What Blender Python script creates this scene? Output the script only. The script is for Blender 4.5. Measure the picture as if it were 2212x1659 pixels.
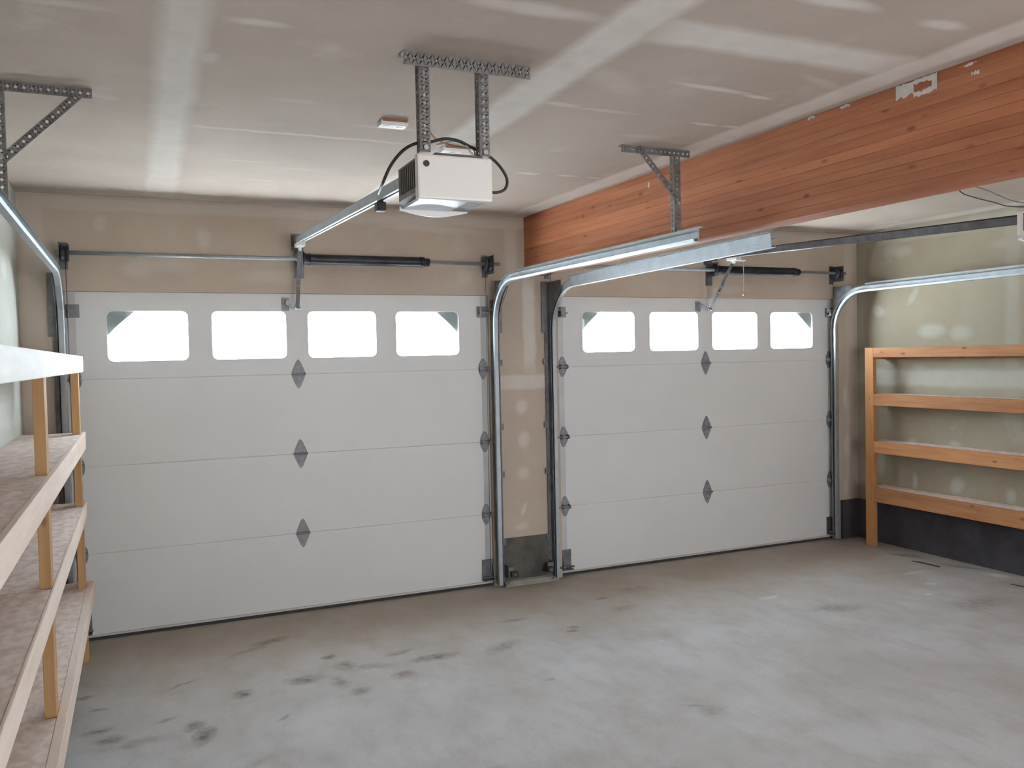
import bpy, bmesh, math, random
from mathutils import Vector, Matrix
for o in list(bpy.data.objects): bpy.data.objects.remove(o)
scn = bpy.context.scene
C = scn.collection
random.seed(7)
PI = math.pi

# ------------------------------------------------------------------ camera
CX, CY, CZ = 0.3873, -5.7285, 1.6867
YAW, PITCH, ROLL, FPX = 0.4154, 0.0324, -0.0210, 1834.0
cam = bpy.data.cameras.new('camera'); cam.sensor_width = 36; cam.lens = 36*FPX/2212
cam.clip_start = 0.05; cam.clip_end = 200
co = bpy.data.objects.new('camera', cam); C.objects.link(co)
fw = Vector((math.sin(YAW)*math.cos(PITCH), math.cos(YAW)*math.cos(PITCH), -math.sin(PITCH)))
rt = Vector((math.cos(YAW), -math.sin(YAW), 0)); up = rt.cross(fw)
r2 = math.cos(ROLL)*rt + math.sin(ROLL)*up; u2 = -math.sin(ROLL)*rt + math.cos(ROLL)*up
co.matrix_world = Matrix(((r2.x, u2.x, -fw.x, CX), (r2.y, u2.y, -fw.y, CY), (r2.z, u2.z, -fw.z, CZ), (0, 0, 0, 1)))
scn.camera = co

# ------------------------------------------------------------------ light, world, exposure
w = bpy.data.worlds.new('sky'); scn.world = w; w.use_nodes = True
bgn = w.node_tree.nodes['Background']; bgn.inputs[0].default_value = (0.80, 0.90, 1.0, 1); bgn.inputs[1].default_value = 28.0

def area(name, loc, target, sx, sy, power, col):
    l = bpy.data.lights.new(name, 'AREA'); l.shape = 'RECTANGLE'; l.size = sx; l.size_y = sy
    l.energy = power; l.color = col
    o = bpy.data.objects.new(name, l); C.objects.link(o); o.location = loc
    d = Vector(target) - Vector(loc); o.rotation_euler = d.to_track_quat('-Z', 'Y').to_euler()
    return o
area('rear_fill_light', (3.0, -7.45, 1.35), (3.0, 0, 1.1), 2.6, 2.0, 105, (0.95, 0.97, 1.0))  # added fill behind the camera, lights the doors; no opening is modelled there
area('side_doorway_daylight', (6.20, -5.35, 1.25), (0.0, -3.9, 1.0), 0.9, 1.9, 30, (0.78, 0.87, 1.0))
sun = bpy.data.lights.new('sun', 'SUN'); sun.energy = 130; sun.angle = .02; sun.color = (1, .98, .96)
so = bpy.data.objects.new('sun', sun); C.objects.link(so); so.rotation_euler = Vector((.05, .22, -1)).to_track_quat('-Z', 'Y').to_euler()
scn.view_settings.view_transform = 'Standard'; scn.view_settings.look = 'None'
scn.view_settings.exposure = 0.40; scn.view_settings.gamma = 1.0; scn.view_settings.use_curve_mapping = False

# ------------------------------------------------------------------ materials
class NG:
    def __init__(s, name):
        s.m = bpy.data.materials.new(name); s.m.use_nodes = True
        s.t = s.m.node_tree; s.b = s.t.nodes['Principled BSDF']
        s.tc = s.t.nodes.new('ShaderNodeTexCoord'); s.co = s.tc.outputs['Object']
    def n(s, k, **kw):
        nd = s.t.nodes.new(k)
        for a, v in kw.items(): setattr(nd, a, v)
        return nd
    def L(s, a, b): s.t.links.new(a, b)
    def noise(s, scale, detail=4, rough=.55, vec=None, stretch=None):
        v = vec or s.co
        if stretch:
            mp = s.n('ShaderNodeMapping'); mp.inputs['Scale'].default_value = stretch; s.L(v, mp.inputs[0]); v = mp.outputs[0]
        nd = s.n('ShaderNodeTexNoise'); nd.inputs['Scale'].default_value = scale
        nd.inputs['Detail'].default_value = detail; nd.inputs['Roughness'].default_value = rough
        s.L(v, nd.inputs['Vector']); return nd.outputs['Fac']
    def ramp(s, fac, a, b, lo=0., hi=1.):
        r = s.n('ShaderNodeMapRange'); r.inputs[1].default_value = a; r.inputs[2].default_value = b
        r.inputs[3].default_value = lo; r.inputs[4].default_value = hi; s.L(fac, r.inputs[0]); return r.outputs[0]
    def math(s, op, a, b):
        m = s.n('ShaderNodeMath', operation=op)
        for i, x in enumerate((a, b)):
            if isinstance(x, (int, float)): m.inputs[i].default_value = x
            else: s.L(x, m.inputs[i])
        return m.outputs[0]
    def mix(s, fac, a, b):
        m = s.n('ShaderNodeMix', data_type='RGBA')
        for i, x in ((0, fac), (6, a), (7, b)):
            if isinstance(x, (int, float)): m.inputs[i].default_value = x
            elif isinstance(x, tuple): m.inputs[i].default_value = (*x, 1) if len(x) == 3 else x
            else: s.L(x, m.inputs[i])
        return m.outputs[2]
    def warp(s, amt, scale):
        nd = s.n('ShaderNodeTexNoise'); nd.inputs['Scale'].default_value = scale; nd.inputs['Detail'].default_value = 3
        s.L(s.co, nd.inputs['Vector'])
        a = s.n('ShaderNodeVectorMath', operation='SUBTRACT'); s.L(nd.outputs['Color'], a.inputs[0]); a.inputs[1].default_value = (.5, .5, .5)
        b = s.n('ShaderNodeVectorMath', operation='SCALE'); s.L(a.outputs[0], b.inputs[0]); b.inputs['Scale'].default_value = amt
        c = s.n('ShaderNodeVectorMath', operation='ADD'); s.L(s.co, c.inputs[0]); s.L(b.outputs[0], c.inputs[1]); return c.outputs[0]
    def spot(s, vec, loc, size, rot=(0, 0, 0), box=False, soft=.35, amp=1.):
        """1 inside an ellipse / rectangle of half-sizes `size` (axes set to 1e3 are ignored), fading at its edge"""
        mp = s.n('ShaderNodeMapping', vector_type='TEXTURE'); mp.inputs['Location'].default_value = loc
        mp.inputs['Rotation'].default_value = rot; mp.inputs['Scale'].default_value = size; s.L(vec, mp.inputs[0])
        if box:
            ab = s.n('ShaderNodeVectorMath', operation='ABSOLUTE'); s.L(mp.outputs[0], ab.inputs[0])
            sp = s.n('ShaderNodeSeparateXYZ'); s.L(ab.outputs[0], sp.inputs[0])
            d = s.math('MAXIMUM', s.math('MAXIMUM', sp.outputs[0], sp.outputs[1]), sp.outputs[2])
        else:
            ln = s.n('ShaderNodeVectorMath', operation='LENGTH'); s.L(mp.outputs[0], ln.inputs[0]); d = ln.outputs['Value']
        return s.ramp(d, 1+soft*.5, 1-soft, 0, amp)
    def union(s, items):
        r = items[0]
        for i in items[1:]: r = s.math('MAXIMUM', r, i)
        return r
    def color(s, c):
        if isinstance(c, tuple): s.b.inputs['Base Color'].default_value = (*c, 1)
        else: s.L(c, s.b.inputs['Base Color'])
    def set(s, rough=.6, metal=0., spec=None):
        if isinstance(rough, (int, float)): s.b.inputs['Roughness'].default_value = rough
        else: s.L(rough, s.b.inputs['Roughness'])
        s.b.inputs['Metallic'].default_value = metal
        if spec is not None: s.b.inputs['Specular IOR Level'].default_value = spec
        return s
    def bump(s, h, strength=.2, dist=.01):
        b = s.n('ShaderNodeBump'); b.inputs['Strength'].default_value = strength; b.inputs['Distance'].default_value = dist
        s.L(h, b.inputs['Height']); s.L(b.outputs[0], s.b.inputs['Normal'])

BIG = 1000.
TAN = (.54, .455, .375); TAN2 = (.47, .39, .315); MUD = (.66, .61, .56)

def drywall(name, bands, spots, base=TAN, base2=TAN2, mud=MUD, faint=0.):
    g = NG(name)
    wv = g.warp(.05, 5)
    masks = [g.spot(wv, l, sz, r, True, sf, am) for l, sz, r, sf, am in bands]
    masks += [g.spot(wv, l, sz, r, False, .5, am) for l, sz, r, am in spots]
    streak = g.ramp(g.noise(2.2, 5, .6), .60, .72, 0, .35)
    m = g.union(masks + [streak])
    m = g.math('MULTIPLY', m, g.ramp(g.noise(9, 4), .2, .6, .70, 1.))
    bcol = g.mix(g.ramp(g.noise(1.3, 4), .35, .65), base, base2)
    bcol = g.mix(g.ramp(g.noise(60, 3), .3, .7, 0, .12), bcol, (.30, .25, .20))
    g.color(g.mix(m, bcol, mud)); g.set(.85, spec=.25); g.bump(g.noise(120, 2), .05, .002)
    return g.m
Z0 = (0, 0, 0)
# ceiling: taped joints and screw spots, in metres on the ceiling
cb = [((1.83, -3.0, 2.7), (.10, 2.75, BIG), Z0, .35, .95),
      ((2.45, -3.44, 2.7), (.62, .10, BIG), (0, 0, -.01), .4, .9),
      ((.55, -3.0, 2.7), (.075, 2.9, BIG), Z0, .5, .75),
      ((1.1, -1.80, 2.7), (.50, .018, BIG), Z0, .6, .55),
      ((3.01, -3.0, 2.7), (.075, 3.2, BIG), (0, 0, .022), .35, .95),
      ((4.95, -3.0, 2.7), (.07, 3.2, BIG), Z0, .5, .8),
      ((6.22, -3.0, 2.7), (.11, 3.2, BIG), Z0, .5, .8),
      ((3.0, -.03, 2.7), (3.4, .06, BIG), Z0, .5, .6)]
cs = [((x, y, 2.7), (a, b, BIG), (0, 0, r), am) for x, y, a, b, r, am in (
      (2.30, -3.80, .17, .035, 0, .9), (2.76, -3.79, .09, .035, 0, .9), (2.48, -3.00, .20, .022, .05, .8), (2.72, -2.975, .08, .018, 0, .8),
      (2.0, -2.62, .09, .028, 0, .6), (2.75, -2.57, .08, .018, 0, .7), (2.92, -2.575, .08, .02, 0, .7), (2.23, -2.60, .15, .02, 0, .4),
      (2.43, -1.385, .08, .025, 0, .6), (2.67, -1.40, .06, .02, 0, .6), (2.84, -1.39, .05, .018, 0, .6), (.76, -3.05, .09, .03, 0, .6),
      (.64, -2.69, .04, .06, 0, .4), (.2, -3.0, .16, .03, 0, .35), (1.49, -3.44, .24, .045, 0, .7), (2.60, -2.29, .12, .03, 0, .25),
      (2.05, -2.95, .2, .07, .6, .3), (2.0, -1.05, .14, .03, 0, .35), (1.2, -1.1, .12, .02, 0, .2), (1.45, -2.04, .16, .025, 0, .3),
      (.95, -1.2, .12, .02, 0, .2), (1.0, -2.3, .10, .03, 0, .2), (2.85, -3.20, .16, .03, .3, .35), (1.05, -.75, .1, .02, 0, .2))]
M_ceil = drywall('ceiling_drywall', cb, cs, base=(.50, .43, .37), base2=(.43, .365, .31), mud=(.70, .66, .62))
fb = [((3.0, 0, 2.655), (3.4, BIG, .035), Z0, .4, .45),
      ((-.155, 0, 1.4), (.06, BIG, 1.4), Z0, .4, .35),
      ((3.06, 0, 1.93), (.05, BIG, .38), Z0, .3, .8),
      ((3.02, 0, 1.495), (.28, BIG, .055), Z0, .25, .8),
      ((2.93, 0, 2.45), (.05, BIG, .22), Z0, .5, .5),
      ((6.22, 0, 1.5), (.05, BIG, 1.4), Z0, .5, .5)]
fs = [((x, 0, z), (a, BIG, b), (0, r, 0), am) for x, z, a, b, r, am in (
      (2.99, 1.31, .055, .055, 0, .8), (3.0, 1.07, .05, .065, 0, .85), (2.99, .82, .045, .05, 0, .6), (2.99, .55, .022, .06, .3, .8), (2.97, .42, .05, .03, 0, .7),
      (3.2, .93, .03, .16, 0, .7), (.80, 2.475, .05, .07, 0, .5), (.21, 2.55, .04, .05, 0, .35), (.42, 2.28, .10, .05, 0, .4), (1.2, 2.24, .2, .05, 0, .35),
      (2.3, 2.60, .4, .03, .04, .45), (2.55, 2.27, .07, .06, 0, .4), (1.75, 2.64, .2, .025, .05, .4), (6.19, 1.25, .05, .13, 0, .7), (6.2, .83, .05, .14, 0, .8), (6.17, .45, .04, .08, 0, .6),
      (.6, 2.30, .14, .05, 0, .3), (4.9, 2.2, .2, .04, 0, .25))]
M_front = drywall('front_drywall', fb, fs)
rb = [((6.3, -1.7, 1.44), (BIG, 2.6, .075), Z0, .4, .7), ((6.3, -1.48, 2.0), (BIG, .06, .7), Z0, .6, .35), ((6.3, -.03, 1.5), (BIG, .07, 1.3), Z0, .5, .35),
      ((6.3, -3, 2.64), (BIG, 3.2, .06), Z0, .5, .5)]
rs = [((6.3, y, z), (BIG, a, b), (r, 0, 0), am) for y, z, a, b, r, am in (
      (-.24, 2.02, .07, .05, .4, .6), (-.60, 2.12, .03, .09, .6, .45), (-.78, 1.82, .13, .06, 0, .6), (-1.05, 1.80, .1, .06, 0, .5), (-.65, 1.45, .1, .1, 0, .4),
      (-.59, .90, .05, .035, 0, .55), (-.99, .91, .06, .035, 0, .55), (-.61, .57, .025, .07, 0, .55), (-1.01, .59, .06, .08, .5, .75), (-1.46, .57, .04, .06, 0, .5), (-.25, .70, .05, .12, 0, .5),
      (-1.5, 2.45, .2, .04, 0, .3), (-.5, 2.5, .1, .05, 0, .35))]
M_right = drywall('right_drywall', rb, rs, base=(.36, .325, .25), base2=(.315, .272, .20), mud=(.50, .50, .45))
M_left = drywall('left_drywall', [((-.23, -1.2, 1.5), (BIG, .06, 1.4), Z0, .5, .6), ((-.23, -3, 1.44), (BIG, 3, .07), Z0, .4, .6)],
                 [((-.23, -.6, 2.2), (BIG, .1, .06), Z0, .6)], base=(.55, .56, .51), base2=(.50, .50, .45), mud=(.66, .68, .65))

g = NG('concrete_floor')
wv = g.warp(.07, 9)
c = g.mix(g.ramp(g.noise(1.1, 6, .6), .36, .62), (.39, .365, .345), (.475, .465, .47))
c = g.mix(g.ramp(g.noise(7, 6, .65, stretch=(1, .45, 1)), .46, .72, 0, .50), c, (.30, .26, .225))
c = g.mix(g.ramp(g.noise(2.6, 5, .6), .52, .68, 0, .35), c, (.34, .29, .245))
c = g.mix(g.ramp(g.noise(90, 3), .45, .8, 0, .25), c, (.28, .25, .22))
sx = g.n('ShaderNodeSeparateXYZ'); g.L(g.co, sx.inputs[0])
dirt = g.math('MULTIPLY', g.ramp(sx.outputs[1], -1.55, -.35, 0, 1), g.ramp(g.noise(2.4, 5), .25, .62, .45, 1))
c = g.mix(g.math('MULTIPLY', dirt, .75), c, (.335, .275, .205))
dr = g.math('MULTIPLY', g.ramp(sx.outputs[0], 4.7, 6.0, 0, 1), g.ramp(g.noise(3.1, 5), .35, .6, .2, 1))
c = g.mix(g.math('MULTIPLY', dr, .55), c, (.30, .25, .21))
st = [(1.07, -.49, .11, .05, .4, .7), (.93, -.60, .14, .03, .5, .4), (1.34, -.93, .045, .035, 0, .75), (1.39, -1.10, .06, .07, 0, .6), (1.52, -1.18, .12, .05, -.3, .4),
      (1.71, -1.04, .09, .03, .3, .5), (1.87, -1.20, .13, .05, 0, .8), (2.28, -1.22, .13, .06, .5, .5), (1.14, -1.21, .09, .06, 0, .75), (.83, -1.26, .05, .055, -.5, .95),
      (1.31, -1.33, .05, .09, 0, .55), (1.38, -1.50, .05, .05, -.5, .65), (1.63, -1.38, .065, .05, .4, .65), (.58, -1.55, .05, .06, -.2, .85), (.61, -1.68, .05, .10, -.2, .9),
      (.17, -1.41, .07, .035, .3, .75), (.22, -1.54, .06, .05, -.4, .75), (.08, -.95, .04, .03, 0, .8), (.16, -1.15, .04, .02, 0, .7), (.46, -1.42, .05, .02, .5, .6),
      (.55, -.98, .10, .015, .5, .6), (.30, -1.62, .2, .05, 0, .35), (.97, -1.64, .04, .015, .8, .5), (2.82, -1.10, .04, .025, 0, .7), (2.77, -1.15, .035, .02, 0, .75), (3.28, -.63, .04, .025, 0, .8),
      (2.31, -1.79, .025, .02, 0, .6), (2.82, -2.50, .07, .07, 0, .4), (2.79, -2.42, .09, .012, -.6, .45), (4.52, -1.55, .18, .08, -.3, .5), (6.07, -.74, .14, .05, -.9, .85), (6.13, -1.20, .15, .04, -1.1, .75),
      (5.4, -1.9, .25, .12, 0, .45), (3.6, -.55, .12, .08, 0, .4), (3.3, -.9, .1, .05, .4, .35), (1.6, -2.6, .16, .05, .3, .35), (2.25, -2.9, .12, .05, 0, .3), (.75, -2.1, .2, .04, .6, .25), (2.55, -.8, .09, .03, 0, .5)]
S = g.union([g.spot(wv, (x, y, 0), (a, b, BIG), (0, 0, r), False, .7, am) for x, y, a, b, r, am in st])
S = g.math('MULTIPLY', S, g.ramp(g.noise(22, 4), .32, .60, .35, 1.))
c = g.mix(S, c, (.105, .078, .055))
lt = g.union([g.spot(wv, (x, y, 0), (a, b, BIG), (0, 0, r), False, .6, am) for x, y, a, b, r, am in
      ((6.14, -1.48, .10, .05, -1.1, .7), (5.54, -1.41, .05, .03, 0, .5), (5.3, -1.6, .04, .02, 0, .6), (4.3, -1.15, .09, .03, 0, .5), (5.7, -1.15, .12, .03, 0, .4))])
c = g.mix(lt, c, (.62, .62, .60))
g.color(c); g.set(g.ramp(g.noise(3, 4), .3, .7, .52, .72), spec=.35); g.bump(g.noise(14, 5), .05, .01)
M_floor = g.m

def simple(name, col, col2=None, scale=8, rough=.6, metal=0., spec=None, stretch=None, bump=0., lo=.35, hi=.65):
    g = NG(name); n = g.noise(scale, 5, stretch=stretch)
    g.color(g.mix(g.ramp(n, lo, hi), col, col2 or tuple(x*.85 for x in col))); g.set(rough, metal, spec)
    if bump: g.bump(n, bump, .004)
    return g.m
def wood(name, a, b, dark, scale=3., knots=True, axis='y', rough=.65):
    g = NG(name)
    oi = g.n('ShaderNodeObjectInfo')
    off = g.n('ShaderNodeVectorMath', operation='SCALE'); off.inputs[0].default_value = (7.3, 31.7, 13.1); g.L(oi.outputs['Random'], off.inputs['Scale'])
    ad = g.n('ShaderNodeVectorMath', operation='ADD'); g.L(g.co, ad.inputs[0]); g.L(off.outputs[0], ad.inputs[1]); v = ad.outputs[0]
    st = {'x': (.08, 1, 1), 'y': (1, .08, 1), 'z': (1, 1, .08)}[axis]
    n1 = g.noise(scale*14, 5, .6, v, st); n2 = g.noise(scale*4, 3, .5, v, st)
    c = g.mix(g.ramp(n1, .3, .7), a, b)
    c = g.mix(g.ramp(n2, .47, .70, 0, .65), c, dark)
    if knots:
        vo = g.n('ShaderNodeTexVoronoi'); vo.inputs['Scale'].default_value = 7.5
        mp = g.n('ShaderNodeMapping'); mp.inputs['Scale'].default_value = {'x': (.7, 1.6, 1.6), 'y': (1.6, .7, 1.6), 'z': (1.6, 1.6, .7)}[axis]
        g.L(v, mp.inputs[0]); g.L(mp.outputs[0], vo.inputs['Vector'])
        k = g.ramp(vo.outputs['Distance'], .16, .07, 0, .7); c = g.mix(k, c, tuple(x*.5 for x in dark))
    br = g.n('ShaderNodeHueSaturation'); g.L(c, br.inputs['Color']); g.L(g.ramp(oi.outputs['Random'], 0, 1, .84, 1.12), br.inputs['Value'])
    g.color(br.outputs[0]); g.set(rough, spec=.3); g.bump(n1, .08, .002)
    return g.m
M_beam = wood('glulam_beam_wood', (.50, .205, .10), (.43, .155, .07), (.31, .09, .04), 3.0)
M_post = wood('stud_wood', (.60, .37, .18), (.53, .305, .135), (.42, .22, .10), 4, axis='z')
M_rpost = wood('orange_stud_wood', (.52, .26, .105), (.44, .20, .075), (.33, .13, .05), 4, axis='z')
M_rail = wood('shelf_edge_wood', (.50, .245, .11), (.42, .185, .075), (.31, .12, .05), 4, axis='y')
M_prail = wood('pale_shelf_edge_wood', (.82, .70, .62), (.74, .61, .52), (.62, .48, .38), 3, False)
M_wrail = wood('daylit_edge_wood', (.84, .84, .82), (.78, .77, .74), (.64, .62, .58), 3, False)  # left top edge board: strong daylight on it is put into the near-white colour
M_chip = simple('chipboard', (.80, .67, .61), (.63, .50, .43), 26, .75, lo=.40, hi=.60, stretch=(1, .6, 1))
M_door = simple('white_door_skin', (.70, .70, .70), (.675, .675, .67), 2, .42, spec=.4)
M_stile = simple('grey_door_edge', (.57, .575, .58), None, 3, .4)
M_glass = None
g = NG('window_glass')
tr = g.n('ShaderNodeBsdfTransparent'); tr.inputs[0].default_value = (.95, .97, .97, 1)
gl = g.n('ShaderNodeBsdfGlossy'); gl.inputs['Roughness'].default_value = .03
dn = g.ramp(g.noise(3, 3), .3, .7, .04, .07)
mx = g.n('ShaderNodeMixShader'); g.L(dn, mx.inputs[0]); g.L(tr.outputs[0], mx.inputs[1]); g.L(gl.outputs[0], mx.inputs[2])
g.L(mx.outputs[0], g.t.nodes['Material Output'].inputs[0]); M_glass = g.m
M_insert = simple('grey_window_insert', (.42, .46, .45), None, 6, .5)
M_galv = simple('galvanized_steel', (.42, .46, .49), (.33, .36, .385), 14, .48, .6, lo=.3, hi=.7)
M_galvd = simple('dull_dark_steel', (.20, .20, .21), (.12, .12, .125), 16, .5, .6)
M_perf = simple('perforated_steel', (.25, .24, .235), (.17, .16, .155), 20, .55, .45)
M_black = simple('black_spring_steel', (.035, .038, .05), (.02, .02, .028), 20, .45, .3)
M_blackpl = simple('black_rubber', (.03, .03, .032), None, 20, .6)
M_hinge = simple('hinge_steel', (.30, .30, .315), (.20, .20, .215), 30, .55, .3)
M_conc = simple('dark_stem_concrete', (.13, .12, .105), (.07, .066, .062), 6, .9, bump=.2)
M_concr = simple('darker_stem_concrete', (.06, .053, .058), (.038, .034, .038), 5, .9, bump=.2)  # darker concrete tone for the side and corner footings
M_curb = simple('concrete_curb', (.36, .35, .31), (.27, .26, .22), 8, .85)
M_jamb = simple('weathered_jamb_wood', (.27, .16, .10), (.17, .11, .08), 12, .8, stretch=(1, 1, .1))
M_white = simple('white_plastic', (.80, .77, .74), (.77, .74, .71), 3, .35)
M_bluep = simple('pale_blue_lens', (.60, .70, .80), (.50, .62, .74), 5, .25)
M_hous = simple('charcoal_housing', (.085, .075, .065), (.14, .12, .105), 18, .5, .3)
M_plate = simple('plywood_mount_plate', (.55, .40, .28), None, 10, .7)
M_red = simple('red_handle_plastic', (.55, .20, .15), None, 10, .5)
M_cord = simple('pale_cord', (.62, .50, .46), None, 10, .8)
M_orange = simple('orange_wire', (.55, .30, .12), None, 10, .6)
M_pale = simple('off_white_wire', (.70, .64, .55), None, 10, .6)
M_seal = simple('dark_rubber_seal', (.05, .045, .04), None, 10, .8)
M_ground = simple('pale_driveway', (.60, .62, .63), None, 2, .9)
M_boxw = simple('white_plastic_box', (.85, .84, .82), None, 4, .4)
M_rust = simple('brown_cardboard_edge', (.36, .15, .09), None, 10, .8)

# ------------------------------------------------------------------ mesh helpers
class MB:
    def __init__(s): s.v = []; s.f = []; s.sm = []
    def add(s, vs, fs, smooth=False):
        b = len(s.v); s.v += [Vector(p) for p in vs]; s.f += [tuple(i+b for i in f) for f in fs]; s.sm += [smooth]*len(fs); return s
    def box(s, x0, x1, y0, y1, z0, z1, bev=0.):
        if x0 > x1: x0, x1 = x1, x0
        if y0 > y1: y0, y1 = y1, y0
        if z0 > z1: z0, z1 = z1, z0
        if bev:
            bm = bmesh.new(); bmesh.ops.create_cube(bm, size=1)
            for v in bm.verts: v.co = Vector(((x0+x1)/2+v.co.x*(x1-x0), (y0+y1)/2+v.co.y*(y1-y0), (z0+z1)/2+v.co.z*(z1-z0)))
            bmesh.ops.bevel(bm, geom=bm.edges[:], offset=bev, segments=2, affect='EDGES', profile=.6)
            bm.verts.index_update(); s.add([v.co.copy() for v in bm.verts], [[v.index for v in f.verts] for f in bm.faces]); bm.free(); return s
        return s.add([(x, y, z) for x in (x0, x1) for y in (y0, y1) for z in (z0, z1)],
                     [(0, 1, 3, 2), (4, 6, 7, 5), (0, 4, 5, 1), (2, 3, 7, 6), (0, 2, 6, 4), (1, 5, 7, 3)])
    def prism(s, pts, axis, a, b):
        """extrude a 2-D polygon (the two other axes in order) between a and b along axis"""
        def P(p, t): q = list(p); q.insert(axis, t); return q
        n = len(pts); A = [P(p, a) for p in pts]; B = [P(p, b) for p in pts]
        return s.add(A+B, [tuple(range(n)), tuple(range(2*n-1, n-1, -1))]+[(i, (i+1) % n, n+(i+1) % n, n+i) for i in range(n)])
    def cyl(s, p0, p1, r, seg=14, r1=None):
        p0 = Vector(p0); p1 = Vector(p1); d = (p1-p0).normalized(); a = d.orthogonal().normalized(); b = d.cross(a); r1 = r if r1 is None else r1
        vs = []
        for p, rr in ((p0, r), (p1, r1)):
            vs += [p+a*rr*math.cos(2*PI*i/seg)+b*rr*math.sin(2*PI*i/seg) for i in range(seg)]
        base = len(s.v)
        s.add(vs, [(i, (i+1) % seg, seg+(i+1) % seg, seg+i) for i in range(seg)], True)
        s.f += [tuple(base+i for i in range(seg-1, -1, -1)), tuple(base+seg+i for i in range(seg))]; s.sm += [False, False]; return s
    def lathe(s, p0, d, prof, seg=18):
        p0 = Vector(p0); d = Vector(d).normalized(); a = d.orthogonal().normalized(); b = d.cross(a); vs = []
        for t, r in prof: vs += [p0+d*t+a*r*math.cos(2*PI*i/seg)+b*r*math.sin(2*PI*i/seg) for i in range(seg)]
        fs = [(k*seg+i, k*seg+(i+1) % seg, (k+1)*seg+(i+1) % seg, (k+1)*seg+i) for k in range(len(prof)-1) for i in range(seg)]
        base = len(s.v); s.add(vs, fs, True); m = (len(prof)-1)*seg
        s.f += [tuple(base+i for i in range(seg-1, -1, -1)), tuple(base+m+i for i in range(seg))]; s.sm += [False, False]; return s
    def tube(s, pts, r, seg=8, sub=5):
        P = [Vector(p) for p in pts]; Q = []
        if sub > 1 and len(P) > 2:
            E = [P[0]*2-P[1]]+P+[P[-1]*2-P[-2]]
            for i in range(1, len(E)-2):
                for k in range(sub):
                    t = k/sub; p0, p1, p2, p3 = E[i-1:i+3]
                    Q.append(.5*((2*p1)+(-p0+p2)*t+(2*p0-5*p1+4*p2-p3)*t*t+(-p0+3*p1-3*p2+p3)*t**3))
            Q.append(P[-1])
        else: Q = P
        vs = []; a = None
        for i, p in enumerate(Q):
            d = (Q[min(i+1, len(Q)-1)]-Q[max(i-1, 0)]).normalized()
            a = d.orthogonal().normalized() if a is None else (a-d*a.dot(d)).normalized()
            b = d.cross(a); vs += [p+a*r*math.cos(2*PI*k/seg)+b*r*math.sin(2*PI*k/seg) for k in range(seg)]
        n = len(Q)
        fs = [(k*seg+i, k*seg+(i+1) % seg, (k+1)*seg+(i+1) % seg, (k+1)*seg+i) for k in range(n-1) for i in range(seg)]
        base = len(s.v); s.add(vs, fs, True)
        s.f += [tuple(base+i for i in range(seg-1, -1, -1)), tuple(base+(n-1)*seg+i for i in range(seg))]; s.sm += [False, False]; return s
    def bar(s, p0, p1, wd, th, side):
        """flat bar from p0 to p1; width wd along `side`, thickness th"""
        p0 = Vector(p0); p1 = Vector(p1); d = (p1-p0).normalized(); a = Vector(side); a = (a-d*a.dot(d)).normalized(); b = d.cross(a)
        vs = [p+a*wd/2*i+b*th/2*j for p in (p0, p1) for i, j in ((-1, -1), (1, -1), (1, 1), (-1, 1))]
        return s.add(vs, [(3, 2, 1, 0), (4, 5, 6, 7)]+[(i, (i+1) % 4, 4+(i+1) % 4, 4+i) for i in range(4)])
    def sweep(s, path, prof, ux, closed=True):
        """profile (u along the fixed vector ux, v along the path normal) carried along a planar path"""
        ux = Vector(ux); P = [Vector(p) for p in path]; n = len(prof); vs = []
        for i, p in enumerate(P):
            d = (P[min(i+1, len(P)-1)]-P[max(i-1, 0)]).normalized(); nv = ux.cross(d).normalized()
            vs += [p+ux*u+nv*v for u, v in prof]
        fs = [(k*n+i, k*n+(i+1) % n, (k+1)*n+(i+1) % n, (k+1)*n+i) for k in range(len(P)-1) for i in range(n if closed else n-1)]
        if closed: fs += [tuple(range(n-1, -1, -1)), tuple((len(P)-1)*n+i for i in range(n))]
        return s.add(vs, fs)
    def perf(s, p0, p1, side, wd=.036, pitch=.026, hr=.0062):
        """flat perforated strip with real holes: from p0 to p1, spreading wd along `side`"""
        p0 = Vector(p0); p1 = Vector(p1); L = (p1-p0).length; d = (p1-p0)/L; a = Vector(side); a = (a-d*a.dot(d)).normalized()
        n = max(1, round(L/pitch)); c = L/n
        for k in range(n):
            def Q(u, v): return p0+d*(k*c+c/2+u)+a*(wd/2+v)
            cor = [Q(c/2, wd/2), Q(-c/2, wd/2), Q(-c/2, -wd/2), Q(c/2, -wd/2)]
            hol = [Q(hr*math.cos(PI*i/4), hr*math.sin(PI*i/4)) for i in range(8)]
            fs = []
            for i in range(4):
                j = (i+1) % 4
                fs.append((i, j, 4+(2*i+3) % 8, 4+(2*i+2) % 8)); fs.append((i, 4+(2*i+2) % 8, 4+(2*i+1) % 8)); fs.append((i, 4+(2*i+1) % 8, 4+(2*i) % 8, ))
                # edge between corner i and j faces hole points 2i+1 .. 2i+3
            s.add(cor+hol, fs)
        return s
def perf_angle(mb, p0, p1, s1, s2, wd=.036): return mb.perf(p0, p1, s1, wd).perf(p0, p1, s2, wd)

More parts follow.
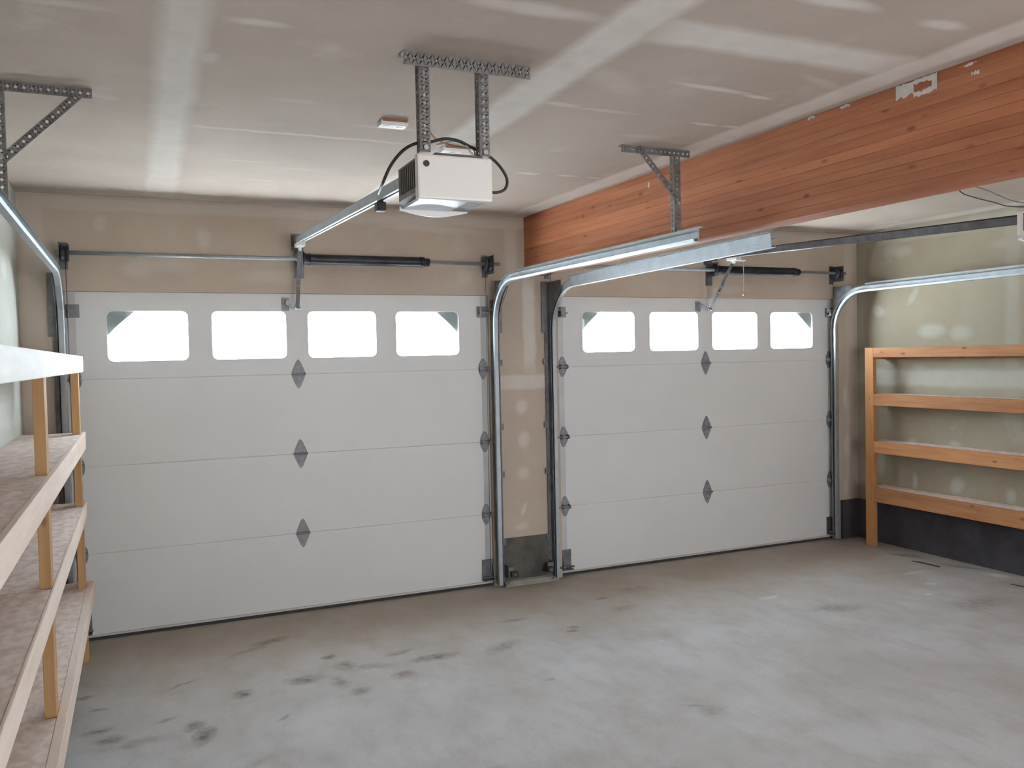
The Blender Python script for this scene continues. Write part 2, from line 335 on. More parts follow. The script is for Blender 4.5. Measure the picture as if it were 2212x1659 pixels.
def link(name, mb, mat, parent=None, solid=0., off=None):
    """one mesh object; coordinates in mb are world coordinates"""
    root = parent
    while root is not None and root.parent is not None: root = root.parent
    o_ = Vector(off) if off is not None else (root.location.copy() if root is not None else Vector((0, 0, 0)))
    me = bpy.data.meshes.new(name); me.from_pydata([tuple(p-o_) for p in mb.v], [], mb.f); me.update()
    for p, sm in zip(me.polygons, mb.sm): p.use_smooth = sm
    bm = bmesh.new(); bm.from_mesh(me); bmesh.ops.recalc_face_normals(bm, faces=bm.faces[:]); bm.to_mesh(me); bm.free()
    me.materials.append(mat)
    o = bpy.data.objects.new(name, me); C.objects.link(o)
    if parent is not None: o.parent = parent
    elif off is not None: o.location = off
    if solid:
        md = o.modifiers.new('thickness', 'SOLIDIFY'); md.thickness = solid; md.offset = 0
    return o
def tag(o, label=None, cat=None, group=None, kind=None):
    if label: o['label'] = label
    if cat: o['category'] = cat
    if group: o['group'] = group
    if kind: o['kind'] = kind
    return o
def thing(name, loc, label, cat, group=None, kind=None):
    o = bpy.data.objects.new(name, None); C.objects.link(o); o.location = loc; o.empty_display_size = .1
    return tag(o, label, cat, group, kind)
def inst(src, name, parent, loc):
    o = src.copy(); C.objects.link(o); o.name = name; o.parent = parent; o.location = loc; return o

# ------------------------------------------------------------------ structure
W, H, GAP = 2.743, 2.134, .559
D2 = W+GAP                                   # left edge of the second door
XL, XR, YB, ZC = -.23, 6.31, -7.6, 2.71
T = .14
tag(link('floor', MB().box(XL-T, XR+T, YB-T, T, -.15, 0), M_floor), 'grey stained concrete garage floor', 'floor', kind='structure')
tag(link('ceiling', MB().box(XL-T, XR+T, YB-T, T, ZC, ZC+.12), M_ceil), 'unpainted drywall ceiling with pale taped joints', 'ceiling', kind='structure')
mb = MB()
mb.box(XL-T, 0, 0, T, 0, ZC).box(W, D2, 0, T, 0, ZC).box(D2+W, XR+T, 0, T, 0, ZC)
mb.box(0, W, 0, T, H, ZC).box(D2, D2+W, 0, T, H, ZC)
for xd in (0, D2):
    mb.box(xd, xd+.025, .075, T, 0, H).box(xd+W-.025, xd+W, .075, T, 0, H).box(xd, xd+W, .075, T, H-.025, H)
tag(link('wall_front', mb, M_front), 'tan unpainted drywall around the two garage doors', 'wall', kind='structure')
tag(link('wall_right', MB().box(XR, XR+T, YB, 0, 0, ZC), M_right), 'tan drywall behind the right shelving', 'wall', kind='structure')
tag(link('wall_left', MB().box(XL-T, XL, YB, 0, 0, ZC), M_left), 'pale drywall behind the left shelving', 'wall', kind='structure')
tag(link('wall_back', MB().box(XL-T, XR+T, YB-T, YB, 0, ZC), M_right), 'drywall at the back of the garage', 'wall', kind='structure')
tag(link('baseboard_right', MB().box(6.272, XR, YB, -.03, 0, .342), M_concr), 'dark concrete stem wall under the right drywall', 'footing', kind='structure')
tag(link('baseboard_front', MB().box(D2+W+.05, XR, -.03, 0, 0, .342), M_concr), 'dark concrete stem wall in the corner right of the second door', 'footing', kind='structure')
tag(link('baseboard_front', MB().box(W+.04, D2-.04, -.012, 0, 0, .345), M_conc), 'grimy concrete block footing between the doors', 'footing', kind='structure')
tag(link('baseboard_left', MB().box(XL, XL+.03, YB, 0, 0, .342), M_concr), 'dark concrete stem wall behind the left shelving', 'footing', kind='structure')
tag(link('trim_1', MB().prism([(-.075, 0), (-.012, 0), (-.012, .035), (-.045, .03)], 0, W+.06, D2-.06), M_curb), 'low pale concrete lip at the foot of the pillar', 'curb', kind='structure')
for i, (x0, x1, lb) in enumerate(((-.03, -.004, 'brown jamb strip left of the left door'), (W+.004, W+.032, 'brown jamb strip right of the left door'),
                                  (D2-.105, D2-.06, 'brown jamb strip left of the right door'), (D2+W+.004, D2+W+.03, 'brown jamb strip right of the right door'))):
    tag(link('trim_%d' % (i+2), MB().box(x0, x1, -.010, 0, .345 if i in (1, 2) else 0, 2.10), M_jamb), lb, 'trim', kind='structure')
tag(link('driveway', MB().box(-14, 20, .6, 26, -.25, -.12), M_ground), 'pale driveway outside the garage doors', 'driveway', kind='structure')
tag(link('driveway', MB().box(-2, 9, .14, .6, -.25, -.02), M_ground), 'concrete apron just outside the garage doors', 'driveway', kind='structure')

# ------------------------------------------------------------------ glulam beam
bm0, sk = 3.035, -.030                        # left face at the wall and its drift toward the room's back
beam = thing('ceiling_beam', (3.10, 0, 2.285), 'thick orange-brown laminated wood beam running under the ceiling above the pillar', 'beam')
NL = 11; z0b, z1b = 2.283, ZC
for k in range(NL):
    h = (z1b-z0b)/NL; za = z0b+k*h+.0002; zb = z0b+(k+1)*h-.0002; j = random.uniform(-.0006, .0006)
    y0, y1 = -.001, YB+.001
    xa, xb = bm0+j, bm0+sk*y1+j; t = .135
    xa2 = xb
    b_ = .0010
    prof = lambda x: [(x+b_, za), (x, za+b_), (x, zb-b_), (x+b_, zb), (x+t, zb), (x+t, za)]
    A = [(p[0], y0, p[1]) for p in prof(xa)]; B = [(p[0], y1, p[1]) for p in prof(xb)]; n = 6
    m_ = MB().add(A+B, [tuple(range(n)), tuple(range(2*n-1, n-1, -1))]+[(i, (i+1) % n, n+(i+1) % n, n+i) for i in range(n)])
    link('lamination', m_, M_beam, beam)
# drywall mud smeared on the beam top: a thin plaster patch
pm = MB()
bx = lambda y: bm0+sk*y-.0025
def smear(y0, y1, z0, z1):
    n = 7; ys = [y0+(y1-y0)*i/n for i in range(n+1)]
    lo = [z0+random.uniform(-.006, .008) for _ in ys]; hi = [z1+random.uniform(-.006, .004) for _ in ys]
    vs = [(bx(y), y, z) for y, z in zip(ys, lo)]+[(bx(y), y, min(z, ZC-.002)) for y, z in zip(ys, hi)]
    pm.add(vs, [(i, i+1, n+2+i, n+1+i) for i in range(n)])
smear(-3.28, -3.36, 2.655, 2.708); smear(-3.36, -3.44, 2.690, 2.708); smear(-3.44, -3.46, 2.645, 2.708); smear(-3.36, -3.44, 2.64, 2.660)
smear(-3.60, -3.63, 2.655, 2.665); smear(-3.55, -3.62, 2.69, 2.70); smear(-2.82, -2.86, 2.695, 2.708); smear(-3.0, -3.05, 2.70, 2.708)
smear(-1.60, -1.615, 2.63, 2.66)
link('plaster_smear', pm, simple('plaster', (.70, .65, .62), None, 20, .8), beam, solid=.003)

# ------------------------------------------------------------------ garage doors
SEC = H/4
WX = [W/2+(k-1.5)*.608 for k in range(4)]; WZ = 1.862; WW, WH = .466, .311
def rrect(cx, cz, w_, h_, r, n=4):
    out = []
    for qx, qz, a0 in ((1, 1, 0), (-1, 1, 90), (-1, -1, 180), (1, -1, 270)):
        for i in range(n+1):
            a = math.radians(a0+90*i/n); out.append((cx+qx*(w_/2-r)+r*math.cos(a), cz+qz*(h_/2-r)+r*math.sin(a)))
    return out
def ring(mb, outer, inner, ya, yb):
    n = len(outer)
    vs = [(x, ya, z) for x, z in outer]+[(x, ya, z) for x, z in inner]+[(x, yb, z) for x, z in outer]+[(x, yb, z) for x, z in inner]
    fs = []
    for i in range(n):
        j = (i+1) % n
        fs += [(i, j, n+j, n+i), (2*n+i, 2*n+j, 3*n+j, 3*n+i), (i, j, 2*n+j, 2*n+i), (n+i, n+j, 3*n+j, 3*n+i)]
    mb.add(vs, fs)
def hinge_center():
    m = MB()
    # two tapered leaves meeting at a knuckle: a tall diamond
    for s_ in (1, -1):
        m.prism([(-.042, s_*.004), (.042, s_*.004), (.040, s_*.022), (.012, s_*.085), (0, s_*.098), (-.012, s_*.085), (-.040, s_*.022)], 1, -.005, 0)
    m.cyl((-.045, -.010, 0), (.045, -.010, 0), .0085, 10)
    for x in (-.022, .022):
        for z in (.022, -.022): m.cyl((x, -.010, z), (x, -.004, z), .006, 6)
    m.cyl((0, -.009, .06), (0, -.004, .06), .005, 6).cyl((0, -.009, -.06), (0, -.004, -.06), .005, 6)
    return m
def hinge_end(s_):
    m = MB()
    m.prism([(-.035, .004), (.035, .004), (.032, .03), (.010, .075), (-.010, .075), (-.032, .03)], 1, -.005, 0)
    m.prism([(-.035, -.004), (.035, -.004), (.032, -.03), (.010, -.075), (-.010, -.075), (-.032, -.03)], 1, -.005, 0)
    m.prism([(-.005, -.02), (-.045, -.012), (-.045, .012), (-.005, .02)], 0, -.03, -.024).prism([(-.005, -.02), (-.045, -.012), (-.045, .012), (-.005, .02)], 0, .024, .03)
    m.cyl((-.035, -.03, 0), (.035, -.03, 0), .010, 10)
    m.cyl((s_*.03, -.038, 0), (s_*.075, -.038, 0), .006, 8)
    return m
def build_door(name, label):
    root = thing(name, (0, 0, 0), label, 'door', kind='structure')
    e = .004
    for i in range(4):
        za, zb = i*SEC+(.035 if i == 0 else .0015), (i+1)*SEC-.0015
        m = MB()
        if i < 3:
            m.box(e, W-e, .03, .07, za, zb, .0025).box(e, W-e, .036, .068, zb-.01, zb+.0025)
        else:
            xs = [e]+[v for x in WX for v in (x-WW/2-.012, x+WW/2+.012)]+[W-e]
            for k in range(0, 10, 2): m.box(xs[k], xs[k+1], .03, .07, za, zb)
            for x in WX: m.box(x-WW/2-.012, x+WW/2+.012, .03, .07, za, WZ-WH/2-.012).box(x-WW/2-.012, x+WW/2+.012, .03, .07, WZ+WH/2+.012, zb)
        link('door_section', m, M_door, root)
        for x0, x1 in ((e, .058), (W-.058, W-e)):
            link('end_stile', MB().box(x0, x1, .0275, .0295, za+.004, zb-.004), M_stile, root)
    for k, x in enumerate(WX):
        m = MB(); ring(m, rrect(x, WZ, WW+.026, WH+.026, .0003), rrect(x, WZ, WW-.002, WH-.002, .035), .0275, .068)
        f = link('window_frame', m, M_door, root)
        link('pane', MB().prism(rrect(x, WZ, WW, WH, .03), 1, .045, .048), M_glass, f)
        if k in (0, 3):
            s_ = -1 if k == 0 else 1; cx = x+s_*WW/2; cz = WZ+WH/2
            link('corner_insert', MB().prism([(cx, cz), (cx-s_*.165, cz), (cx-s_*.15, cz-.012), (cx-s_*.11, cz-.045), (cx-s_*.05, cz-.10), (cx, cz-.155)], 1, .050, .058), M_insert, f)
    link('bottom_retainer', MB().box(e, W-e, .026, .072, .022, .034), M_stile, root)
    link('bottom_seal', MB().box(e, W-e, .030, .070, .001, .0215, .004), M_seal, root)
    hc = hg = None
    for i in (1, 2, 3):
        if hc is None: hc = link('centre_hinge', hinge_center(), M_hinge, root, off=(0, 0, 0)); hc.location = (W/2, .03, i*SEC)
        else: inst(hc, 'centre_hinge', root, (W/2, .03, i*SEC))
    for s_, x in ((-1, .045), (1, W-.045)):
        hg = None
        for i in (1, 2, 3):
            if hg is None: hg = link('roller_hinge', hinge_end(s_), M_hinge, root, off=(0, 0, 0)); hg.location = (x, .0275, i*SEC)
            else: inst(hg, 'roller_hinge', root, (x, .0275, i*SEC))
        # top roller bracket and bottom corner bracket
        m = MB().box(x-.04, x+.035, .020, .0265, 1.975, 2.055).prism([(-.035, 1.985), (.022, 1.975), (.022, 2.05), (-.02, 2.05)], 0, x-.03, x-.022).box(x-.03, x+.03, -.02, .020, 2.0, 2.012)
        m.cyl((x-.03, -.02, 2.03), (x+s_*.07, -.02, 2.03), .007, 8)
        link('top_roller_bracket', m, M_hinge, root)
        m = MB().box(x-.042, x+.042, .020, .0265, .045, .20).box(x-.042, x+.042, -.028, .020, .05, .058)
        m.prism([(-.028, .058), (.020, .058), (.020, .16), (.005, .16)], 0, x+s_*.034, x+s_*.040)
        m.cyl((x-s_*.05, -.012, .075), (x+s_*.07, -.012, .075), .008, 8)
        link('bottom_corner_bracket', m, M_galvd, root)
    return root
d1 = build_door('door_1', 'left white sectional garage door with four windows')
def copy_tree(o, parent=None):
    c = o.copy(); C.objects.link(c)
    if parent is not None: c.parent = parent
    for ch in list(o.children): copy_tree(ch, c)
    return c
d2 = copy_tree(d1); d2.name = 'door_2'; d2.location = (D2, 0, 0); d2['label'] = 'right white sectional garage door with four windows'

# ------------------------------------------------------------------ door tracks
def track(x, s_, xe, zh, ye, label, hang=None):
    """x: track centre on the jamb; s_: +1 opens toward +x; xe: x of the rear end; zh: height of the horizontal run"""
    R = .33; yw = -.045
    root = thing('door_track', (x, yw, 0), label, 'track', 'curved galvanized door tracks')
    path = [(x, yw, .02), (x, yw, zh-R)]
    for i in range(1, 13):
        a = PI/2*i/12; path.append((x, yw-R+R*math.cos(a), zh-R+R*math.sin(a)))
    n0 = len(path)-1; N = 8
    for i in range(1, N+1):
        t = i/N; path.append((x+(xe-x)*t, yw-R+(ye-yw+R)*t, zh+(.012 if hang else .02)*t))
    t_ = .003
    C_ = [(-.012, -.026), (.016, -.026), (.020, -.018), (.017, -.018), (.014, -.023), (-.012+t_, -.023), (-.012+t_, .023), (.014, .023), (.017, .012), (.020, .012), (.016, .026), (-.012, .026)]
    prof = [(s_*u, v) for u, v in C_]
    link('rail', MB().sweep(path, prof, (1, 0, 0)), M_galv, root)
    # stiffening angle on the horizontal run
    a_path = [(p[0]-s_*.013, p[1], p[2]) for p in path[n0:]]
    link('stiffening_angle', MB().sweep(a_path,
         [(0, 0), (0, -.048), (-s_*.026, -.048), (-s_*.026, -.045), (-s_*.003, -.045), (-s_*.003, 0)], (1, 0, 0)), M_galv, root)
    # jamb angle and clips
    xo = x-s_*.020
    link('jamb_angle', MB().box(xo, xo-s_*.003, -.062, -.012, .03, 1.86).box(xo-s_*.003, xo-s_*.028, -.015, -.012, .03, 1.86), M_galvd, root)
    for z in (.30, .80, 1.15, 1.62):
        link('track_clip', MB().box(xo-s_*.003, xo-s_*.045, -.020, -.0155, z, z+.045).box(xo-s_*.003, xo-s_*.007, -.06, -.02, z, z+.045).cyl((xo-s_*.026, -.026, z+.022), (xo-s_*.026, -.020, z+.022), .008, 6), M_galvd, root)
    # flag bracket joining upright, curve and wall
    link('flag_bracket', MB().prism([(-.012, 1.86), (-.055, 1.86), (-.075, 2.0), (-.24, 2.17), (-.24, 2.235), (-.012, 2.235)], 0, xo-s_*.0005, xo-s_*.004).box(xo-s_*.004, xo-s_*.05, -.016, -.012, 1.86, 2.24), M_galvd, root)
    if hang:
        yh, hx, bx0, bx1, braceto = hang
        zt = zh+.03
        m = MB(); perf_angle(m, (bx0, yh, ZC-.001), (bx1, yh, ZC-.001), (0, 0, -1), (0, 1, 0)); link('ceiling_angle', m, M_perf, root, solid=.003)
        m = MB(); perf_angle(m, (hx, yh-.004, ZC-.03), (hx, yh-.004, zt), (1, 0, 0), (0, 1, 0)); link('hanger_post', m, M_perf, root, solid=.003)
        zb_ = ZC-.27
        m = MB(); m.perf((braceto, yh-.008, ZC-.02), (hx+.014, yh-.008, zb_), (1, 0, 1), .032); link('diagonal_brace', m, M_perf, root, solid=.003)
        for zz in (zb_, zt+.03): link('bolt', MB().cyl((hx+.018, yh-.016, zz), (hx+.018, yh-.004, zz), .009, 6), M_galv, root)
    return root
track(-.016, 1, -.016, 2.235, -2.75, 'galvanized track at far left, its hanger partly cut off by the picture edge', (-2.20, -.050, -.25, .268, .21))
track(2.768, -1, 2.875, 2.235, -2.33, 'galvanized track right of the left door, hung from the ceiling in front of the beam', (-2.13, 2.888, 2.585, 2.985, 2.665))
track(3.232, 1, 3.262, 2.200, -2.42, 'galvanized track left of the right door, running below the beam')
track(5.998, -1, 6.08, 2.195, -2.9, 'galvanized track right of the right door, curving toward the right wall')
# strut carrying the rear end of the third track
# ------------------------------------------------------------------ torsion springs
def torsion(x0, x1, xc, xs0, xs1, label):
    z, y = 2.352, -.085
    root = thing('torsion_spring', (xc, 0, z), label, 'spring', 'torsion springs over the doors')
    link('shaft', MB().cyl((x0, y, z), (x1, y, z), .0125, 12), M_galv, root)
    L = xs1-xs0; n = 90; prof = [(0, .012), (0, .033)]
    for i in range(n*2+1): prof.append((L*(i+.5)/(n*2+1), .0345 if i % 2 else .0295))
    prof += [(L, .033), (L, .012)]
    link('coil', MB().lathe((xs0, y, z), (1, 0, 0), prof, 16), M_black, root)
    link('winding_cone', MB().lathe((xs1-.005, y, z), (1, 0, 0), [(0, .02), (0, .036), (.03, .036), (.04, .028), (.07, .028), (.07, .014)], 16), M_black, root)
    link('stationary_cone', MB().lathe((xs0+.004, y, z), (-1, 0, 0), [(0, .02), (0, .038), (.03, .034), (.045, .05), (.052, .05), (.052, .014)], 16), M_black, root)
    link('centre_bracket', MB().box(xc-.03, xc+.03, -.006, -.0005, z-.12, z+.10).box(xc-.004, xc+.004, -.125, -.006, z-.05, z+.06), M_galvd, root)
    for s_, x in ((1, x0+.035), (-1, x1-.075)):
        m = MB().lathe((x, y, z), (s_, 0, 0), [(0, .014), (0, .052), (.006, .052), (.008, .044), (.03, .044), (.034, .052), (.042, .052), (.042, .014)], 20)
        link('cable_drum', m, M_black, root)
        link('end_bearing_plate', MB().box(x-s_*.012, x-s_*.007, -.13, -.0005, z-.07, z+.06).box(x-s_*.012, x+s_*.03, -.005, -.0005, z-.09, z+.07), M_galvd, root)
        xd = x+s_*.02
        link('lift_cable', MB().tube([(xd, y+.044, z), (xd, -.016, .10)], .0025, 6, 1), M_galvd, root)
    return root
t1 = torsion(-.035, 2.80, W/2+.02, 1.445, 2.20, 'black torsion spring on its shaft above the left garage door')
t2 = torsion(3.17, 6.09, D2+W/2+.02, D2+W/2+.06, 5.50, 'black torsion spring on its shaft above the right garage door')

# ------------------------------------------------------------------ openers
def opener(xc, yb, label, arm_y, rail_end_z, near_z, tint_x=0., length=.26, ch=.0):
    """xc rail centre; yb = rear face of the motor unit"""
    zt = 2.380; root = thing('garage_door_opener', (xc, yb, 2.23), label, 'opener')
    x0, x1 = xc+tint_x-.132, xc+tint_x+.132; yf = yb+length
    # chassis with chamfered lower edges
    m = MB().prism([(x0+.004, 2.262), (x0+.03, 2.245), (x1-.03, 2.245), (x1-.004, 2.262), (x1-.004, zt), (x0+.004, zt)], 1, yb+.035, yf)
    link('housing', m, M_white if ch else M_hous, root)
    # vent slots on both sides
    for k in range(8):
        y = yb+.06+k*.022
        for x, s_ in ((x0+.0038, -1), (x1-.0038, 1)): link('vent_louvre', MB().box(x, x+s_*.005, y, y+.010, 2.28, 2.37), M_hous, root)
    # white light cover over the rear face, blue-tinted panel under it, bowed white lip at the far end
    link('light_cover', MB().box(x0-.006, x1+.006, yb, yb+.034, 2.232, zt+.004, .008), M_white, root)
    link('light_lens', MB().box(x0+.012, x1-.075, yb+.036, yf-.022, 2.234, 2.2445), M_bluep, root)
    link('bottom_panel', MB().box(x1-.073, x1-.004, yb+.036, yf-.022, 2.236, 2.2445), M_hinge, root)
    n = 14; lip = [(x0+(x1-x0)*i/n, 2.232-.020*math.sin(PI*i/n)) for i in range(n+1)]
    link('front_lip', MB().prism([(x0, 2.2448)]+lip+[(x1, 2.2448)], 1, yf-.020, yf-.008), M_white, root)
    link('knockout', MB().cyl((x0+.026, yb-.003, zt-.03), (x0+.026, yb+.001, zt-.03), .011, 12), M_blackpl, root)
    link('rear_lip', MB().box(x0+.06, x1-.03, yb+.0, yb+.05, zt+.004, zt+.010), M_hous, root)
    # rail: steel T-bar rising to the header bracket
    p0 = (xc, yf, near_z); p1 = (xc, -.09, rail_end_z)
    m = MB(); yz = [Vector(p0), Vector(p1)]
    for (u0, u1, v0, v1) in ((-.018, .018, .012, .016), (-.018, -.014, -.022, .012), (.014, .018, -.022, .012), (-.018, -.006, -.026, -.022), (.006, .018, -.026, -.022)):
        a, b = yz; m.add([(p.x+u, p.y, p.z+v) for p in (a, b) for u, v in ((u0, v0), (u1, v0), (u1, v1), (u0, v1))],
                         [(3, 2, 1, 0), (4, 5, 6, 7)]+[(i, (i+1) % 4, 4+(i+1) % 4, 4+i) for i in range(4)])
    link('rail', m, M_galv if ch == 0 else M_raild, root)
    link('chain', MB().tube([(xc-.004, yf, near_z+.02), (xc-.004, -.1, rail_end_z+.02)], .0045, 6, 1), M_blackpl, root)
    link('header_bracket', MB().box(xc-.028, xc+.028, -.012, -.0005, rail_end_z-.06, rail_end_z+.05).box(xc-.024, xc-.02, -.11, -.012, rail_end_z-.035, rail_end_z+.03).box(xc+.02, xc+.024, -.11, -.012, rail_end_z-.035, rail_end_z+.03).cyl((xc-.02, -.07, rail_end_z), (xc+.02, -.07, rail_end_z), .028, 14), M_galvd, root)
    # trolley, arm, door bracket, release cord
    f = (arm_y-yf)/(-.09-yf); zr = near_z+(rail_end_z-near_z)*f
    m = MB().box(xc-.026, xc+.026, arm_y-.07, arm_y+.05, zr-.052, zr-.028, .004).box(xc-.008, xc+.008, arm_y-.02, arm_y+.02, zr-.075, zr-.050)
    link('trolley', m, M_boxw, root)
    a0 = Vector((xc, arm_y, zr-.065)); a1 = Vector((xc-.008, -.045, 2.035)); mid = a0.lerp(a1, .55)
    arm = MB().bar(a0, mid+(a1-a0)*.1, .026, .004, (1, 0, 0)).bar(mid-(a1-a0)*.12+Vector((0, -.005, 0)), a1, .026, .004, (1, 0, 0))
    for t in (.5, .62): arm.cyl(a0.lerp(a1, t)+Vector((0, -.016, 0)), a0.lerp(a1, t)+Vector((0, .004, 0)), .008, 6)
    link('door_arm', arm, M_galvd, root)
    link('door_bracket', MB().box(xc-.095, xc-.05, .018, .0295, 2.02, 2.105).bar((xc-.07, -.005, 2.075), (xc-.01, -.05, 2.035), .03, .005, (0, 0, 1)).bar((xc-.07, .018, 2.075), (xc-.07, -.01, 2.075), .03, .005, (0, 0, 1)).cyl((xc-.02, -.045, 2.035), (xc+.01, -.045, 2.035), .009, 8), M_hinge, root)
    return root, zt, x0, x1, zr
M_raild = simple('dark_rail_steel', (.10, .10, .11), (.06, .055, .06), 14, .45, .6)
op1, zt, ox0, ox1, zr1 = opener(1.372, -2.95, 'garage door opener hanging from the ceiling, white light cover facing the room', -.15, 2.475, 2.375, .045)
# hangers of the first opener
m = MB(); perf_angle(m, (1.228, -2.985, ZC-.001), (1.692, -2.985, ZC-.001), (0, 0, -1), (0, 1, 0), .045); link('ceiling_angle', m, M_perf, op1, solid=.003)
for xa in (1.288, 1.505):
    m = MB(); m.perf((xa, -2.962, ZC-.02), (xa, -2.962, zt+.006), (1, 0, 0), .036); m.perf((xa, -2.962, ZC-.02), (xa, -2.962, zt+.008), (0, 1, 0), .036)
    link('hanger_strap', m, M_perf if xa > 1.4 else M_perf, op1, solid=.003)
    for zz in (ZC-.03, zt+.02): link('bolt', MB().cyl((xa+.018, -2.972, zz), (xa+.018, -2.958, zz), .009, 6), M_galv, op1)
link('rail_stop', MB().box(1.352, 1.392, -2.15, -2.10, 2.325, 2.365, .006).box(1.362, 1.382, -2.14, -2.11, 2.365, 2.40), M_blackpl, op1)
link('mount_plate', MB().prism([(1.37, 2.40), (1.435, 2.36), (1.40, 2.30), (1.36, 2.36)], 1, -.014, -.0075), M_plate, op1)
link('power_cord', MB().tube([(1.345, -2.20, 2.385), (1.20, -2.78, 2.30), (1.212, -2.86, 2.355), (1.245, -2.90, 2.40), (1.283, -2.93, 2.420), (1.336, -2.915, 2.432), (1.396, -2.90, 2.452), (1.448, -2.9, 2.449),
     (1.492, -2.9, 2.432), (1.540, -2.9, 2.415), (1.580, -2.9, 2.393), (1.612, -2.9, 2.362), (1.632, -2.9, 2.326), (1.624, -2.9, 2.292), (1.592, -2.9, 2.277), (1.552, -2.9, 2.277)], .0055), M_blackpl, op1)
link('bell_wire', MB().tube([(1.393, -2.7, 2.58), (1.417, -2.7, 2.52), (1.453, -2.72, 2.487), (1.50, -2.80, 2.455), (1.51, -2.88, 2.43), (1.505, -2.915, 2.40)], .003), M_orange, op1)
link('bell_wire', MB().tube([(1.42, -2.75, 2.47), (1.45, -2.87, 2.455), (1.475, -2.90, 2.435), (1.49, -2.925, 2.40)], .003), M_pale, op1)
op2, zt2, _, _, zr2 = opener(D2+W/2, -3.0, 'second garage door opener on a dark rail at the right edge of the picture', -.34, 2.462, 2.352, .045, .26, 1)
m = MB().tube([(D2+W/2+.05, -.40, zr2-.05), (D2+W/2+.052, -.40, zr2-.20), (D2+W/2+.05, -.40, zr2-.30)], .002, 6, 2)
rc = link('release_cord', m, M_cord, op2)
link('cord_handle', MB().cyl((D2+W/2+.05, -.40, zr2-.33), (D2+W/2+.05, -.40, zr2-.30), .007, 8), M_red, rc)
link('cord_lever', MB().box(D2+W/2-.02, D2+W/2+.07, -.405, -.385, zr2-.062, zr2-.053), M_boxw, op2)
m = MB(); xa = D2+W/2-.20
for xa in (D2+W/2-.07, D2+W/2+.13): link('hanger_strap', MB().perf((xa, -3.012, ZC), (xa, -3.012, zt2), (1, 0, 0), .036), M_perf, op2, solid=.003)
tag(link('wiring_cable', MB().tube([(4.98, -2.06, 2.7), (5.032, -2.029, 2.68), (5.215, -1.933, 2.66), (5.458, -1.845, 2.66), (5.749, -1.76, 2.66), (5.955, -1.695, 2.66), (6.15, -1.72, 2.66), (6.30, -1.72, 2.69)], .0035), M_blackpl),
    'lower of two thin dark cables sagging under the ceiling beyond the beam', 'cable')
tag(link('wiring_cable', MB().tube([(5.02, -2.10, 2.7), (5.063, -2.084, 2.68), (5.277, -2.047, 2.665), (5.565, -1.929, 2.665), (5.861, -1.813, 2.668), (6.10, -1.78, 2.672), (6.30, -1.78, 2.70)], .0025), M_galvd),
    'upper of two thin dark cables sagging under the ceiling beyond the beam', 'cable')

# ceiling outlets
for (x, y, wd, lb) in ((1.858, -1.80, .085, 'white ceiling outlet box just behind the left opener motor'), (1.43, -2.15, .060, 'small white ceiling outlet box left of the opener hanger')):
    o = thing('ceiling_outlet', (x, y, ZC), lb, 'outlet')
    link('box', MB().box(x-wd, x+wd, y-.035, y+.035, ZC-.024, ZC-.0005, .006), M_boxw, o)
    link('cover_plate', MB().box(x-wd*.9, x+wd*.9, y-.040, y-.030, ZC-.010, ZC-.0008), M_rust, o)
    for dx in (-.03, .03): link('receptacle', MB().cyl((x+dx, y, ZC-.027), (x+dx, y, ZC-.0235), .014, 14), M_white, o)

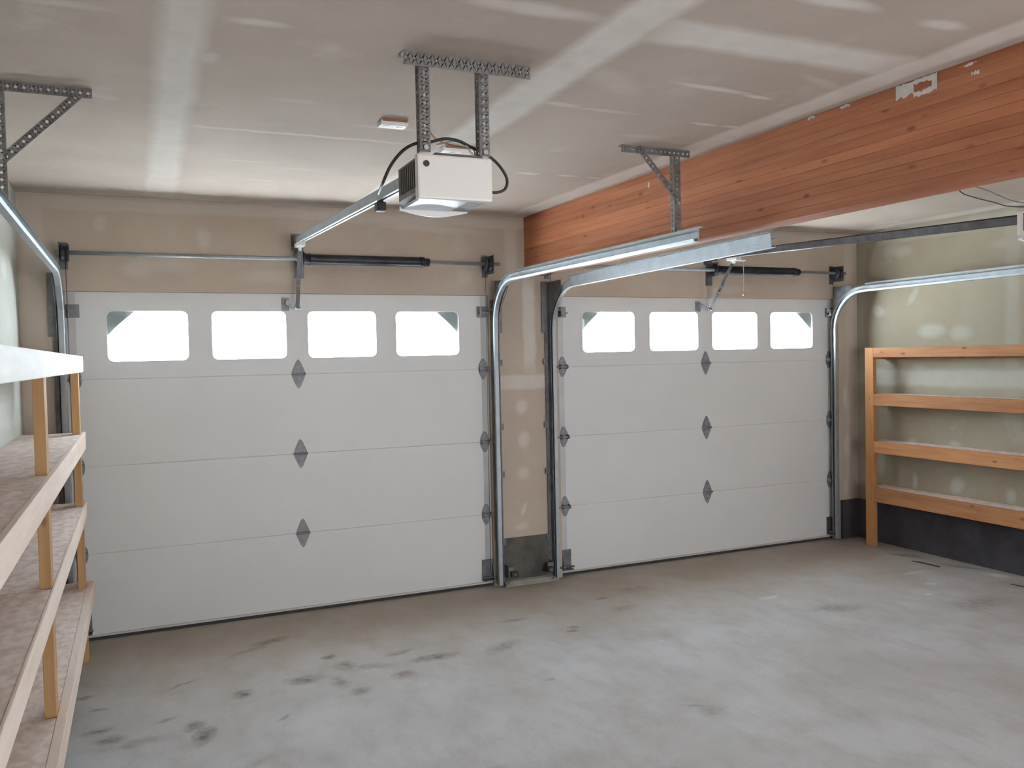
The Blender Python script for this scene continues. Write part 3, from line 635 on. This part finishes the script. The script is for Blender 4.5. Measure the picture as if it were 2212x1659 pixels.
# ------------------------------------------------------------------ shelving
def shelving(name, label, wallx, s_, front, posts, y0, y1, levels, mats):
    """s_=+1: stands on the left wall, front toward +x"""
    root = thing(name, ((wallx+front)/2, y0, 0), label, 'shelving unit')
    pf, pb = front, front-s_*.038
    top = levels[0][0]
    for yc in posts:
        ph = top-.0005 if not levels[0][3] else top
        link('front_post', MB().box(pf, pb, yc-.0445, yc+.0445, 0, ph, .003), mats['post'], root)
    for li, (z, hh, th, proud) in enumerate(levels):
        ry0, ry1 = y0, y1
        if proud:      # edge board nailed over the posts
            link('edge_board', MB().box(pf+s_*.0005, pf+s_*th, ry0, ry1, z-hh, z, .003), mats['edge'][li], root)
            inner = pb-s_*.0005
        else:
            ys = sorted(posts, reverse=True)+[y1]
            for a, b in zip(ys[:-1], ys[1:]):
                a_ = a-.0455; b_ = b+.0455 if b in posts else b
                if a_-b_ > .05: link('edge_board', MB().box(pf, pb, b_, a_, z-hh, z, .003), mats['edge'][li], root)
            inner = pb-s_*.0005
        ws = wallx+s_*.002
        ks = [y0]+[p-.05 for p in sorted(posts, reverse=True)[1:]]+[y1]
        for a, b in zip(ks[:-1], ks[1:]):
            if a-b > .1:
                m = MB().box(ws, inner, b+.006, a-.006, z-.014, z-.002)
                if proud:      # tongues between the posts reach the edge board
                    cuts = sorted([a-.006]+[p for p in posts if b < p < a], reverse=True)+[b+.006]
                    for p, q_ in zip(cuts[:-1], cuts[1:]):
                        ya_ = p-.046 if p in posts else p; yb_ = q_+.046 if q_ in posts else q_
                        if ya_-yb_ > .02: m.box(inner, pf, yb_, ya_, z-.014, z-.002)
                link('shelf_board', m, mats['board'], root)
        for yc in posts:
            link('cleat', MB().box(wallx+s_*.040, inner, yc-.019, yc+.019, z-.10, z-.0145), mats['post'], root)
        link('rear_rail', MB().box(wallx+s_*.001, wallx+s_*.039, y1, y0-.01, z-.10, z-.0145), mats['post'], root)
    return root
shelving('wooden_shelving', 'long wooden shelving unit along the left wall, top edge board pale and bright', XL, 1, .082, [-.33, -2.245, -4.15], -.20, -5.3,
         [(1.74, .092, .019, True), (1.30, .098, .019, True), (.892, .092, .012, True), (.425, .095, .036, True)],
         dict(post=M_post, edge=[M_wrail, M_prail, M_prail, M_prail], board=M_chip))
shelving('wooden_shelving', 'wooden shelving unit with four shelves against the right wall', XR, -1, 6.095, [-.335, -2.35], -.29, -4.2,
         [(1.697, .083, .038, False), (1.305, .097, .038, False), (.903, .10, .038, False), (.507, .122, .038, False)],
         dict(post=M_rpost, edge=[M_rail]*4, board=M_chip))

# ------------------------------------------------------------------ door sensors, scraps
for x, s_, lb in ((2.825, 1, 'small black safety sensor at the foot of the pillar, left side'), (3.165, -1, 'small black safety sensor at the foot of the pillar, right side')):
    o = thing('safety_sensor', (x, -.08, .06), lb, 'sensor')
    link('bracket', MB().box(x-s_*.012, x-s_*.009, -.10, -.03, .07, .16).box(x-s_*.009, x+s_*.035, -.10, -.097, .07, .15), M_galvd, o)
    link('sensor_body', MB().box(x-.004, x+s_*.05, -.14, -.1005, .085, .125, .005), M_blackpl, o)
    link('lens', MB().cyl((x+s_*.024, -.1415, .105), (x+s_*.024, -.1395, .105), .010, 12), M_galvd, o)
    link('sensor_wire', MB().tube([(x, -.12, .085), (x-s_*.012, -.10, .04), (x-s_*.02, -.07, .02), (x-s_*.02, -.035, .012)], .003), M_galvd, o)
tag(link('floor_scrap', MB().prism([(5.945, -.895), (5.975, -.93), (5.985, -1.02), (5.985, -1.12), (5.966, -1.12), (5.962, -1.03), (5.955, -.95)], 2, 0, .006), M_seal),
    'thin curved dark strip lying on the floor near the right shelving', 'scrap')
tag(link('floor_scrap', MB().prism([(5.99, -1.69), (6.01, -1.74), (6.03, -1.86), (6.015, -1.86), (5.996, -1.745)], 2, 0, .006), M_seal),
    'short dark strip lying on the floor at the right picture edge', 'scrap')
